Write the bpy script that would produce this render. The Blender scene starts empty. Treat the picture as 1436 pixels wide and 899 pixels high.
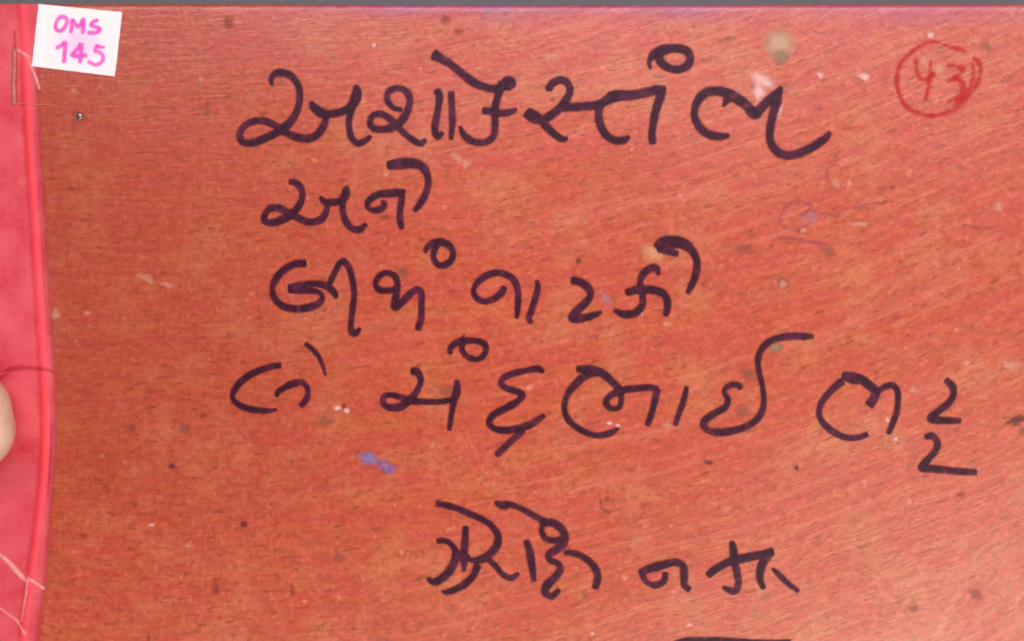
import bpy, bmesh, math, random
from mathutils import Vector, noise as mnoise

# ------------------------------------------------------------------ scale
# One photograph pixel on the cover is P metres; the cover's top face is z = TOP.
P = 0.00015
TOP = 0.014
W, H = 1436, 899

def wx(px): return (px - W / 2) * P
def wy(py): return (H / 2 - py) * P

scene = bpy.context.scene
COL = scene.collection

# ------------------------------------------------------------------ camera
cam_data = bpy.data.cameras.new("camera")
cam = bpy.data.objects.new("camera", cam_data)
COL.objects.link(cam)
cam_data.sensor_width = 36.0
cam_data.lens = 50.0
CAM_D = W * P * 50.0 / 36.0
cam.location = (0, 0, TOP + CAM_D)
cam.rotation_euler = (0, 0, 0)
cam_data.clip_start = 0.01
cam_data.clip_end = 50.0
cam_data.dof.use_dof = True
cam_data.dof.focus_distance = CAM_D - 0.015
cam_data.dof.aperture_fstop = 8.0
scene.camera = cam

# ------------------------------------------------------------------ light
world = bpy.data.worlds.new("World")
scene.world = world
world.use_nodes = True
wbg = world.node_tree.nodes["Background"]
wbg.inputs[0].default_value = (0.95, 0.97, 1.0, 1)
wbg.inputs[1].default_value = 0.15

def area(name, loc, target, size, power, color):
    d = bpy.data.lights.new(name, 'AREA')
    d.shape = 'RECTANGLE'
    d.size, d.size_y = size
    d.energy = power
    d.color = color
    o = bpy.data.objects.new(name, d)
    COL.objects.link(o)
    o.location = loc
    o.rotation_euler = (Vector(target) - Vector(loc)).to_track_quat('-Z', 'Y').to_euler()
    return o

# soft room lamp to the right of the book, and a cool window beyond its top edge
area("room_lamp", (0.20, -0.37, 0.70), (0.03, -0.03, 0), (0.80, 0.20), 4.2, (1.0, 0.93, 0.84))
area("window_light", (0.06, 0.36, 0.70), (0.02, 0.05, 0), (0.95, 0.16), 4.8, (1.0, 0.86, 0.98))

scene.view_settings.view_transform = 'Standard'
scene.view_settings.look = 'None'
scene.view_settings.exposure = 0.0
scene.view_settings.gamma = 1.0
scene.view_settings.use_curve_mapping = False

# ------------------------------------------------------------------ node helpers
class NT:
    def __init__(self, name):
        self.m = bpy.data.materials.new(name)
        self.m.use_nodes = True
        self.t = self.m.node_tree
        self.b = self.t.nodes["Principled BSDF"]
        self.out = self.t.nodes["Material Output"]
    def new(self, typ, **kw):
        n = self.t.nodes.new(typ)
        for k, v in kw.items():
            setattr(n, k, v)
        return n
    def put(self, sock, v):
        if hasattr(v, 'links'):
            self.t.links.new(v, sock)
        else:
            sock.default_value = v
    def math(self, op, a, b=0.0, c=None, clamp=False):
        n = self.new("ShaderNodeMath", operation=op, use_clamp=clamp)
        self.put(n.inputs[0], a); self.put(n.inputs[1], b)
        if c is not None: self.put(n.inputs[2], c)
        return n.outputs[0]
    def ramp(self, v, a, b, lo=0.0, hi=1.0):
        n = self.new("ShaderNodeMapRange", interpolation_type='SMOOTHSTEP')
        self.put(n.inputs[0], v)
        for i, x in enumerate((a, b, lo, hi)): self.put(n.inputs[1 + i], x)
        return n.outputs[0]
    def vec(self, x, y, z=0.0):
        n = self.new("ShaderNodeCombineXYZ")
        for i, v in enumerate((x, y, z)): self.put(n.inputs[i], v)
        return n.outputs[0]
    def noise(self, v, scale=1.0, detail=3.0, rough=0.55, dist=0.0):
        n = self.new("ShaderNodeTexNoise")
        self.put(n.inputs['Vector'], v)
        n.inputs['Scale'].default_value = scale
        n.inputs['Detail'].default_value = detail
        n.inputs['Roughness'].default_value = rough
        n.inputs['Distortion'].default_value = dist
        return n.outputs[0]
    def mix(self, f, a, b, mode='MIX'):
        n = self.new("ShaderNodeMix", data_type='RGBA', blend_type=mode)
        self.put(n.inputs[0], f)
        for s, v in ((n.inputs[6], a), (n.inputs[7], b)):
            if hasattr(v, 'links'): self.t.links.new(v, s)
            else: s.default_value = (*v, 1.0)
        return n.outputs[2]
    def px(self):
        """object position in photograph-pixel units, y downwards"""
        tc = self.new("ShaderNodeTexCoord")
        s = self.new("ShaderNodeSeparateXYZ")
        self.t.links.new(tc.outputs['Object'], s.inputs[0])
        x = self.math('MULTIPLY_ADD', s.outputs[0], 1 / P, W / 2)
        y = self.math('MULTIPLY_ADD', s.outputs[1], -1 / P, H / 2)
        z = self.math('MULTIPLY', s.outputs[2], 1 / P)
        return x, y, z
    def attr(self, name):
        n = self.new("ShaderNodeAttribute", attribute_name=name)
        return n.outputs['Fac']
    def bump(self, h, strength, dist):
        n = self.new("ShaderNodeBump")
        self.put(n.inputs['Height'], h)
        n.inputs['Strength'].default_value = strength
        n.inputs['Distance'].default_value = dist
        self.t.links.new(n.outputs[0], self.b.inputs['Normal'])
    def base(self, c):
        s = self.b.inputs['Base Color']
        if hasattr(c, 'links'): self.t.links.new(c, s)
        else: s.default_value = (*c, 1)
    def set(self, **kw):
        for k, v in kw.items():
            self.put(self.b.inputs[k.replace('_', ' ')], v)

def lin(r, g, b):
    f = lambda c: (c / 255 / 12.92) if c / 255 <= 0.04045 else ((c / 255 + 0.055) / 1.055) ** 2.4
    return (f(r), f(g), f(b))

# ------------------------------------------------------------------ materials
def mat_cover():
    n = NT("painted_board")
    x, y, z = n.px()
    # brush strokes run level at the spine and climb towards the right
    x2 = n.math('POWER', n.math('MAXIMUM', n.math('SUBTRACT', x, 120), 0.0), 2.0)
    wob = n.math('MULTIPLY', n.math('SUBTRACT', n.noise(n.vec(x, y), 0.004, 2), 0.5), 40.0)
    v = n.math('ADD', n.math('MULTIPLY_ADD', x2, 0.00017, y), wob)
    # steep second set of strokes in the near right corner
    v2 = n.math('MULTIPLY_ADD', x, 1.15, n.math('MULTIPLY', y, 0.6))
    u2 = n.math('MULTIPLY_ADD', y, -1.0, n.math('MULTIPLY', x, 0.55))
    corner = n.math('MULTIPLY', n.ramp(x, 1120, 1400), n.ramp(y, 620, 900))
    broad = n.noise(n.vec(n.math('MULTIPLY', x, 0.0045), n.math('MULTIPLY', v, 0.045)), 1, 5, 0.6)
    fine = n.noise(n.vec(n.math('MULTIPLY', x, 0.022), n.math('MULTIPLY', v, 0.22)), 1, 4, 0.65)
    hair = n.noise(n.vec(n.math('MULTIPLY', x, 0.05), n.math('MULTIPLY', v, 0.55), 7.0), 1, 2, 0.6)
    broad2 = n.noise(n.vec(n.math('MULTIPLY', u2, 0.006), n.math('MULTIPLY', v2, 0.05)), 1, 4, 0.6)
    mf = n.new("ShaderNodeMix", data_type='FLOAT')
    n.put(mf.inputs[0], corner); n.put(mf.inputs[2], broad); n.put(mf.inputs[3], broad2)
    broad = mf.outputs[0]
    # cloth weave showing through near the spine
    wh = n.noise(n.vec(n.math('MULTIPLY', x, 0.03), n.math('MULTIPLY', y, 0.22), 3), 1, 2, 0.6)
    wv = n.noise(n.vec(n.math('MULTIPLY', x, 0.22), n.math('MULTIPLY', y, 0.03), 5), 1, 2, 0.6)
    weave = n.math('MULTIPLY', n.math('ADD', wh, wv), 0.5)
    wmask = n.ramp(x, 650, 250)
    blot = n.noise(n.vec(x, y, 11), 0.012, 4, 0.6)
    blot2 = n.noise(n.vec(x, y, 31), 0.035, 4, 0.65)
    grain = n.noise(n.vec(x, y, 17), 0.13, 3, 0.7)

    orange = lin(210, 108, 72)
    red = lin(206, 72, 56)
    tan = lin(212, 138, 94)
    brown = lin(176, 88, 58)
    pale = lin(242, 150, 124)
    mott = n.noise(n.vec(x, n.math('MULTIPLY', v, 1.5), 71), 0.055, 4, 0.7)
    c = n.mix(n.ramp(broad, 0.30, 0.72), orange, red)
    c = n.mix(n.math('MULTIPLY', n.ramp(blot, 0.48, 0.66), 0.55), c, tan)
    c = n.mix(n.math('MULTIPLY', n.ramp(blot2, 0.50, 0.68), 0.55), c, red)
    c = n.mix(n.math('MULTIPLY', n.ramp(mott, 0.50, 0.34), 0.56), c, lin(172, 84, 50))
    c = n.mix(n.math('MULTIPLY', n.ramp(mott, 0.52, 0.68), 0.42), c, lin(232, 124, 106))
    c = n.mix(n.math('MULTIPLY', n.ramp(fine, 0.48, 0.28), 0.60), c, brown)
    c = n.mix(n.math('MULTIPLY', n.ramp(fine, 0.56, 0.76), 0.45), c, pale)
    c = n.mix(n.math('MULTIPLY', n.ramp(hair, 0.58, 0.74), 0.20), c, pale)
    lng = n.noise(n.vec(n.math('MULTIPLY', x, 0.0028), n.math('MULTIPLY', v, 0.075), 91), 1, 3, 0.6)
    smask = n.ramp(x, 300, 900, 0.35, 1.0)
    c = n.mix(n.math('MULTIPLY', n.math('MULTIPLY', n.ramp(lng, 0.52, 0.32), smask), 0.34), c, lin(196, 74, 50))
    c = n.mix(n.math('MULTIPLY', n.math('MULTIPLY', n.ramp(lng, 0.50, 0.70), smask), 0.30), c, lin(234, 146, 122))
    wk = n.math('MULTIPLY', wmask, 0.50)
    c = n.mix(n.math('MULTIPLY', n.ramp(weave, 0.48, 0.32), wk), c, lin(150, 62, 42))
    c = n.mix(n.math('MULTIPLY', n.ramp(weave, 0.52, 0.68), wk), c, lin(214, 120, 96))
    c = n.mix(n.math('MULTIPLY', n.ramp(grain, 0.48, 0.28), 0.48), c, lin(160, 62, 42))
    c = n.mix(n.math('MULTIPLY', n.ramp(grain, 0.53, 0.74), 0.52), c, lin(240, 144, 120))
    # specks of dirt and missing paint
    sp = n.noise(n.vec(x, n.math('MULTIPLY', v, 1.5), 41), 0.055, 2, 0.5)
    c = n.mix(n.math('MULTIPLY', n.ramp(sp, 0.66, 0.78), 0.60), c, lin(140, 58, 42))
    sl = n.noise(n.vec(x, y, 53), 0.060, 2, 0.5)
    c = n.mix(n.math('MULTIPLY', n.ramp(sl, 0.68, 0.80), 0.6), c, lin(246, 170, 150))
    dash = n.noise(n.vec(n.math('MULTIPLY', x, 0.045), n.math('MULTIPLY', v, 0.14), 81), 1, 3, 0.6)
    c = n.mix(n.math('MULTIPLY', n.ramp(dash, 0.57, 0.69), 0.72), c, lin(152, 66, 44))
    # paint darker towards the spine, weaker near the bottom
    dn = n.math('MULTIPLY_ADD', n.math('SUBTRACT', blot, 0.5), 500.0, y)
    spine_tone = n.math('MULTIPLY', n.math('MULTIPLY', n.ramp(x, 760, 60), n.ramp(dn, 900, 560, 0.15, 1.0)), 0.38)
    c = n.mix(spine_tone, c, lin(150, 52, 38))
    # violet light caught by the top edge, put into the paint colour
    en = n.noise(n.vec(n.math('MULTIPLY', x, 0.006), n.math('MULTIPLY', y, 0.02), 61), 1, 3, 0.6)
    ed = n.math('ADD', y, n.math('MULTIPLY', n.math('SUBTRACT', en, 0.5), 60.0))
    stain_or_glow = n.math('MULTIPLY', n.ramp(ed, 44, 2), n.ramp(x, 200, 850))
    c = n.mix(n.math('MULTIPLY', stain_or_glow, 0.42), c, lin(170, 80, 140))
    edge_glow = n.math('MULTIPLY', n.ramp(ed, 24, -4), n.math('MULTIPLY', n.ramp(x, 330, 600), n.ramp(x, 1250, 800)))
    c = n.mix(n.math('MULTIPLY', edge_glow, 0.6), c, lin(140, 84, 176))
    c = n.mix(1.0, c, (0.90, 0.79, 0.64), 'MULTIPLY')
    n.base(c)
    n.set(Roughness=n.ramp(broad, 0.3, 0.7, 0.24, 0.36), Specular_IOR_Level=0.6)
    hgt = n.math('ADD', n.math('MULTIPLY', fine, 0.6), n.math('ADD', n.math('MULTIPLY', grain, 0.6), n.math('MULTIPLY', weave, wmask)))
    n.bump(hgt, 0.5, 0.00016)
    return n.m

def mat_tape():
    n = NT("red_tape")
    x, y, z = n.px()
    g = n.noise(n.vec(x, y, 3), 0.18, 3, 0.65)
    b = n.noise(n.vec(x, y, 9), 0.014, 3, 0.6)
    s = n.noise(n.vec(n.math('MULTIPLY', x, 0.03), n.math('MULTIPLY', y, 0.3), 2), 1, 3, 0.6)
    c = n.mix(n.ramp(b, 0.35, 0.65), lin(206, 44, 62), lin(222, 84, 94))
    c = n.mix(n.math('MULTIPLY', n.ramp(g, 0.35, 0.7), 0.3), c, lin(226, 88, 98))
    c = n.mix(n.math('MULTIPLY', n.ramp(s, 0.55, 0.75), 0.25), c, lin(232, 96, 104))
    # lighter red on the raised hinge fold
    c = n.mix(n.math('MULTIPLY', n.attr('ridge'), 0.65), c, lin(250, 66, 76))
    # yellowed plastic at the near end
    n.base(c)
    n.set(Roughness=0.5, Specular_IOR_Level=0.5)
    n.bump(n.math('ADD', g, n.math('MULTIPLY', s, 0.6)), 0.25, 0.00008)
    al = n.math('MULTIPLY', n.ramp(n.attr('edge'), 0.0, 1.0), 1.0)
    n.set(Alpha=al)
    return n.m

def mat_ink(name, c_thick, c_thin, density=0.94, rough=0.42, soft=(0.0, 0.75), patch=0.25):
    n = NT(name)
    x, y, z = n.px()
    g = n.noise(n.vec(x, y, 3), 0.16, 3, 0.65)
    b = n.noise(n.vec(x, y, 8), 0.035, 3, 0.6)
    thin = n.ramp(n.math('ADD', n.math('MULTIPLY', g, 0.5), n.math('MULTIPLY', b, 0.5)), 0.45, 0.66)
    n.base(n.mix(thin, c_thick, c_thin))
    e = n.math('ADD', n.attr('edge'), n.math('MULTIPLY', n.math('SUBTRACT', g, 0.5), 0.5))
    a = n.ramp(e, soft[0], soft[1])
    b2 = n.noise(n.vec(x, y, 15), 0.07, 3, 0.65)
    a = n.math('MULTIPLY', a, n.ramp(n.math('MULTIPLY_ADD', b2, 0.6, n.math('MULTIPLY', g, 0.4)), 0.46, 0.68, density, density * (1 - patch)))
    n.set(Alpha=a, Roughness=rough, Specular_IOR_Level=0.22)
    return n.m

def mat_patch(name, c1, c2, density=0.9, scale=0.12, rough=0.5, rag=1.0):
    n = NT(name)
    x, y, z = n.px()
    g = n.noise(n.vec(x, y, 21), scale, 4, 0.7)
    n.base(n.mix(n.ramp(g, 0.35, 0.65), c1, c2))
    e = n.math('ADD', n.attr('edge'), n.math('MULTIPLY', n.math('SUBTRACT', g, 0.5), rag * 1.6))
    n.set(Alpha=n.math('MULTIPLY', n.ramp(e, 0.05, 0.85), density), Roughness=rough)
    return n.m

def mat_plain(name, c, rough=0.5, metal=0.0, c2=None, scale=0.1, bump=0.0, sss=0.0):
    n = NT(name)
    if c2:
        x, y, z = n.px()
        g = n.noise(n.vec(x, y, z), scale, 4, 0.6)
        n.base(n.mix(n.ramp(g, 0.35, 0.65), c, c2))
        if bump: n.bump(g, bump, 0.0001)
    else:
        n.base(c)
    n.set(Roughness=rough, Metallic=metal)
    if sss:
        n.set(Subsurface_Weight=sss, Subsurface_Scale=0.003)
        n.b.inputs['Subsurface Radius'].default_value = (1.0, 0.4, 0.25)
    return n.m

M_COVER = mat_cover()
M_TAPE = mat_tape()
M_INK = mat_ink("marker_ink", lin(54, 9, 34), lin(94, 28, 60), density=0.97, patch=0.36, soft=(0.0, 1.0))
M_REDINK = mat_ink("red_ball_ink", lin(204, 16, 36), lin(214, 42, 50), density=0.68, soft=(0.0, 1.25), patch=0.7)
M_FAINT = mat_ink("faded_violet_ink", lin(168, 74, 96), lin(186, 92, 108), density=0.42, soft=(0.05, 1.1), patch=0.9)
M_PINK = mat_ink("pink_felt_ink", lin(255, 96, 206), lin(255, 136, 220), density=0.84, soft=(0.0, 0.8), patch=0.1, rough=0.7)
M_BLEED = mat_patch("pink_ink_bleed", lin(254, 216, 252), lin(254, 222, 252), 0.55, scale=0.03, rough=0.8, rag=0.2)
M_PAPER = mat_plain("sticker_paper", (0.90, 0.88, 0.84), 0.75, c2=(0.91, 0.89, 0.87), scale=0.05, bump=0.15)
M_CREASE = mat_ink("stressed_plastic", lin(255, 176, 170), lin(244, 128, 132), density=0.85, soft=(0.05, 0.9), patch=0.5, rough=0.4)
M_THIN = mat_ink('rubbed_plastic', lin(244, 130, 132), lin(236, 106, 112), density=0.6, soft=(0.05, 1.1), patch=0.7, rough=0.45)
M_SCRATCH = mat_ink("scratched_paint", lin(240, 170, 160), lin(226, 140, 130), density=0.6, soft=(0.05, 0.9), patch=0.6, rough=0.5)
M_FOLD = mat_ink("dark_fold", lin(168, 28, 42), lin(188, 40, 54), density=0.42, soft=(0.0, 1.1), patch=0.4, rough=0.4)
M_STAPLE = mat_plain("rusty_wire", lin(178, 104, 88), 0.5, 0.2, lin(205, 132, 112), 0.12, 0.3)
M_THREAD = mat_plain("thread", lin(214, 120, 96), 0.8)
M_PAGES = mat_plain("page_edges", (0.62, 0.53, 0.38), 0.85, c2=(0.72, 0.64, 0.48), scale=0.3, bump=0.5)
M_SKIN = mat_plain("skin", lin(246, 216, 186), 0.5, c2=lin(240, 196, 166), scale=0.03, bump=0.4, sss=0.12)
M_NAIL = mat_plain("nail", lin(240, 190, 172), 0.3)
M_CHIP = mat_patch("bare_paper_chip", lin(240, 176, 166), lin(250, 198, 190), 0.85, scale=0.09, rag=0.6)
M_SCUFF = mat_patch("pale_scuff", lin(228, 150, 118), lin(238, 170, 142), 0.55)
M_GREEN = mat_patch("green_grey_stain", lin(206, 172, 128), lin(218, 184, 146), 0.7, rag=0.15)
M_GREEN2 = mat_patch("dark_green_stain", lin(152, 124, 88), lin(168, 136, 98), 0.75, rag=0.15)
M_BLUE = mat_patch("blue_ink_smudge", lin(122, 120, 176), lin(150, 138, 186), 0.75, rag=0.4)
M_VIO = mat_patch("violet_ink_smudge", lin(122, 66, 118), lin(168, 116, 168), 0.85, rag=0.8)
M_DARK = mat_patch("dark_dirt", lin(128, 50, 40), lin(146, 62, 46), 0.42, rag=0.7)
M_DEEP = mat_patch("deep_speck", lin(84, 26, 26), lin(112, 38, 32), 0.7, scale=0.2, rag=0.9)
M_PALEVIO = mat_patch("pale_violet_smear", lin(200, 122, 134), lin(206, 134, 142), 0.6, rag=0.8)
M_GREY = mat_patch("grey_dirt", lin(142, 84, 62), lin(158, 94, 70), 0.42, rag=0.7)
M_TANST = mat_patch("yellowed_patch", lin(226, 150, 96), lin(232, 164, 112), 0.75, rag=0.5)
M_METAL = mat_plain("worn_tack_metal", lin(150, 130, 120), 0.3, 0.9)

def mat_table():
    n = NT("grey_laminate")
    x, y, z = n.px()
    g = n.noise(n.vec(x, y, 1), 0.05, 5, 0.6)
    n.base(n.mix(g, lin(104, 108, 106), lin(118, 120, 118)))
    n.set(Roughness=0.6)
    return n.m
M_TABLE = mat_table()

# ------------------------------------------------------------------ surface shape
def warp(px, py):
    """gentle unevenness of the board, in photograph pixels"""
    return (1.6 * math.sin(px * 0.0061 + py * 0.0024) + 1.2 * math.sin(py * 0.0093 - px * 0.0031 + 1.0)
            + 0.7 * math.sin(px * 0.017 + 0.4) * math.sin(py * 0.015))

def interp(pts, t):
    if t <= pts[0][0]: return pts[0][1]
    for (a, va), (b, vb) in zip(pts, pts[1:]):
        if t <= b:
            k = (t - a) / (b - a)
            return va + (vb - va) * k
    return pts[-1][1]

RIDGE = [(-10, 31), (70, 35), (140, 39), (280, 46.5), (420, 55), (500, 60.5), (580, 65), (640, 64), (700, 58.5),
         (760, 51), (815, 43), (860, 37), (899, 32), (1500, 20)]
BORD = [(-10, 62), (78, 60), (95, 52), (140, 55), (280, 62), (420, 70), (500, 77), (570, 80.5), (620, 79), (680, 75), (740, 71.5),
        (800, 67), (840, 62), (870, 58), (899, 54), (1500, 40)]
def smooth_tab(tab, t):
    return sum(interp(tab, t + d) for d in (-36, -24, -12, 0, 12, 24, 36)) / 7

def tape_profile(py):
    """(x, z in px above the board, ridge weight) across the tape"""
    r, b = smooth_tab(RIDGE, py), smooth_tab(BORD, py)
    k = interp([(60, 0.25), (110, 0.7), (180, 1), (860, 1), (900, 0.8)], py)
    lo = 2.0
    return [(-82, -92, 0), (-82, -30, 0), (-80, -8, 0), (-74, -1, 0), (-64, lo, 0), (-40, lo + 0.8, 0), (-15, lo, 0),
            (r - 22, lo - 0.2, 0), (r - 11, lo - 0.6, 0), (r - 7.5, 0.9, 0.0), (r - 5, 1.8 * k + 0.8, 0.4), (r - 2.5, 3.0 * k + 1, 1),
            (r, 3.7 * k + 1, 1), (r + 3, 3.4 * k + 1, 1), (r + 6, 2.5 * k + 0.8, 0.5), (r + 9, 1.9 * k + 0.7, 0.1), (b - 6, 1.2, 0), (b - 1, 0.7, 0), (b + 5, 0.45, -1)]

def tape_z(px, py):
    if px > 100: return 0.0
    pr = tape_profile(py)
    if px >= pr[-1][0]: return 0.0
    for a, b in zip(pr, pr[1:]):
        if a[0] <= px <= b[0] and b[0] > a[0]:
            return a[1] + (b[1] - a[1]) * (px - a[0]) / (b[0] - a[0])
    return 0.0

def tape_wave(x, y):
    # fold across the tape just above the thumb, buckled plastic near the lower end
    fy = 517 + 9 * ((x - 38) / 38) ** 2
    f = max(0.0, min(1.0, (84 - x) / 12)) * max(0.0, min(1.0, (x + 80) / 12))
    w = -1.1 * math.exp(-((y - fy) / 4.0) ** 2) + 0.5 * math.exp(-((y - fy + 9) / 6.0) ** 2)
    w += 1.4 * math.exp(-((y - 775 - x) / 5.0) ** 2)
    return w * f

def surf(px, py):
    t = tape_z(px, py)
    return warp(px, py) + (max(0.0, t + tape_wave(px, py)) if t > 0 else 0.0)

# ------------------------------------------------------------------ object helpers
def link(name, me, mat, parent=None, smooth=True):
    o = bpy.data.objects.new(name, me)
    COL.objects.link(o)
    if mat: me.materials.append(mat)
    if smooth:
        for p in me.polygons: p.use_smooth = True
    if parent: o.parent = parent
    return o

def from_data(name, verts, faces, mat, parent=None, attrs=None, smooth=True):
    me = bpy.data.meshes.new(name)
    me.from_pydata(verts, [], faces)
    for k, vals in (attrs or {}).items():
        a = me.attributes.new(k, 'FLOAT', 'POINT')
        a.data.foreach_set('value', vals)
    me.update()
    return link(name, me, mat, parent, smooth)

def catmull(pts, step):
    """dense samples of a Catmull-Rom curve through (x, y, w)"""
    n = len(pts)
    P_ = [tuple(2 * a - b for a, b in zip(pts[0], pts[1]))] + list(pts) + [tuple(2 * a - b for a, b in zip(pts[-1], pts[-2]))]
    out = []
    for i in range(1, n):
        p0, p1, p2, p3 = P_[i - 1], P_[i], P_[i + 1], P_[i + 2]
        L = math.hypot(p2[0] - p1[0], p2[1] - p1[1])
        m = max(2, int(L / step))
        # centripetal-like tangents
        d0 = max(1e-3, math.hypot(p1[0] - p0[0], p1[1] - p0[1])); d2 = max(1e-3, math.hypot(p3[0] - p2[0], p3[1] - p2[1]))
        L = max(L, 1e-3)
        t1 = [((p2[j] - p0[j]) / (L + d0)) * L for j in range(3)]
        t2 = [((p3[j] - p1[j]) / (L + d2)) * L for j in range(3)]
        for k in range(m):
            t = k / m
            h00 = 2 * t ** 3 - 3 * t ** 2 + 1; h10 = t ** 3 - 2 * t ** 2 + t
            h01 = -2 * t ** 3 + 3 * t ** 2; h11 = t ** 3 - t ** 2
            out.append(tuple(h00 * p1[j] + h10 * t1[j] + h01 * p2[j] + h11 * t2[j] for j in range(3)))
    out.append(tuple(pts[-1]))
    return out

class Ink:
    """ribbons of ink lying on the surface; every stroke a little above the one before"""
    def __init__(self, surface, base=0.12, wscale=1.0, rnd=0.06, seed=1):
        self.v, self.f, self.e = [], [], []
        self.surface, self.z, self.ws, self.rnd = surface, base, wscale, rnd
        self.rg = random.Random(seed)
    def stroke(self, pts, step=1.6, soft=None):
        pts = [(p[0], p[1], p[2] * self.ws) for p in pts]
        s = catmull(pts, step)
        ph = self.rg.uniform(0, 50)
        S = []
        for i, (x, y, w) in enumerate(s):
            w = max(1.2, w) * (1 + self.rnd * (mnoise.noise(Vector((x * 0.11 + ph, y * 0.11, 0))) * 1.6))
            S.append((x, y, w))
        # rounded ends
        def cap(a, b):
            dx, dy = a[0] - b[0], a[1] - b[1]
            L = math.hypot(dx, dy) or 1
            dx, dy = dx / L, dy / L
            r = a[2] / 2
            return [(a[0] + dx * r * q * 0.55, a[1] + dy * r * q * 0.55, a[2] * math.sqrt(max(0.0, 1 - q * q))) for q in (0.35, 0.65, 0.85, 0.97)]
        k = min(3, len(S) - 1)
        S = cap(S[0], S[k])[::-1] + S + cap(S[-1], S[-1 - k])
        n = len(S)
        cols = (-1.0, -0.72, -0.4, 0.0, 0.4, 0.72, 1.0)
        base = len(self.v)
        for i, (x, y, w) in enumerate(S):
            a, b = S[max(0, i - 1)], S[min(n - 1, i + 1)]
            dx, dy = b[0] - a[0], b[1] - a[1]
            L = math.hypot(dx, dy) or 1
            nx, ny = -dy / L, dx / L
            endf = min(1.0, min(i, n - 1 - i) / 3.0)
            half = w / 2 + 1.5
            for c in cols:
                qx, qy = x + nx * half * c, y + ny * half * c
                z = self.surface(qx, qy) + self.z + 0.12 * i / n
                self.v.append((wx(qx), wy(qy), TOP + z * P))
                # distance to the edge in px, full ink after ~2.4 px
                self.e.append(min(1.0, half * (1 - abs(c)) / 3.8) * endf)
        m = len(cols)
        for i in range(n - 1):
            for j in range(m - 1):
                a = base + i * m + j
                self.f.append((a, a + m, a + m + 1, a + 1))
        self.z += 0.14
    def build(self, name, mat, parent, label=None):
        o = from_data(name, self.v, self.f, mat, parent, {'edge': self.e})
        if label: o['label'] = label
        return o

def R(ox, oy, s, strokes):
    """strokes traced on an enlargement whose corner is (ox, oy) and whose scale is s"""
    return [[(ox + x / s, oy + y / s, w / s) for x, y, w in st] for st in strokes]

def patch(name, cx, cy, rx, ry, ang, mat, parent, z=0.08, surface=None, seed=0, label=None, rag=0.25):
    surface = surface or surf
    rg = random.Random(seed)
    ph = rg.uniform(0, 100)
    v, f, e = [], [], []
    rings, seg = 5, 28
    ca, sa = math.cos(math.radians(ang)), math.sin(math.radians(ang))
    for k in range(rings + 1):
        q = k / rings
        for i in range(seg):
            t = 2 * math.pi * i / seg
            rr = q * (1 + rag * 1.8 * mnoise.noise(Vector((math.cos(t) * 1.6 + ph, math.sin(t) * 1.6, 0))))
            lx, ly = rx * rr * math.cos(t), ry * rr * math.sin(t)
            qx, qy = cx + lx * ca - ly * sa, cy + lx * sa + ly * ca
            v.append((wx(qx), wy(qy), TOP + (surface(qx, qy) + z) * P))
            e.append(1 - q)
    for k in range(rings):
        for i in range(seg):
            j = (i + 1) % seg
            f.append((k * seg + i, (k + 1) * seg + i, (k + 1) * seg + j, k * seg + j))
    f = [t for t in f if len(set(t)) > 2]
    o = from_data(name, v, f, mat, parent, {'edge': e})
    if label: o['label'] = label
    return o

def tube(pts, rad, seg=10):
    """bmesh tube through world points"""
    v, f = [], []
    n = len(pts)
    up = Vector((0, 0, 1))
    for i, p in enumerate(pts):
        d = (Vector(pts[min(n - 1, i + 1)]) - Vector(pts[max(0, i - 1)])).normalized()
        u = up if abs(d.z) < 0.95 else Vector((1, 0, 0))
        a = d.cross(u).normalized(); b = a.cross(d).normalized()
        for k in range(seg):
            t = 2 * math.pi * k / seg
            v.append(tuple(Vector(p) + a * (rad * math.cos(t)) + b * (rad * math.sin(t))))
    for i in range(n - 1):
        for k in range(seg):
            j = (k + 1) % seg
            f.append((i * seg + k, i * seg + j, (i + 1) * seg + j, (i + 1) * seg + k))
    f.append(tuple(range(seg))[::-1]); f.append(tuple(range((n - 1) * seg, n * seg)))
    return v, f

def box_mesh(name, x0, x1, y0, y1, z0, z1, mat, parent=None, bev=0.0):
    bm = bmesh.new()
    bmesh.ops.create_cube(bm, size=1)
    for q in bm.verts:
        q.co = Vector((x0 if q.co.x < 0 else x1, y0 if q.co.y < 0 else y1, z0 if q.co.z < 0 else z1))
    if bev: bmesh.ops.bevel(bm, geom=bm.edges[:], offset=bev, segments=3, affect='EDGES', profile=0.5)
    me = bpy.data.meshes.new(name); bm.to_mesh(me); bm.free()
    return link(name, me, mat, parent, smooth=False)

# ------------------------------------------------------------------ table
table = box_mesh("tabletop", -0.75, 0.75, -0.55, 0.55, -0.03, 0.0, M_TABLE, None, 0.003)
table['kind'] = 'structure'

# ------------------------------------------------------------------ book
book = bpy.data.objects.new("book", None)
COL.objects.link(book)
book.location = (0, 0, 0)
book['label'] = "worn red brown register with handwritten marker title, red taped spine and white sticker"
book['category'] = "book"

X0, X1 = -72, 1500          # board left and right edges
Y0, Y1 = 5.5, 1480          # far and near edges
T_BOARD = 17                # board thickness in px

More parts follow.
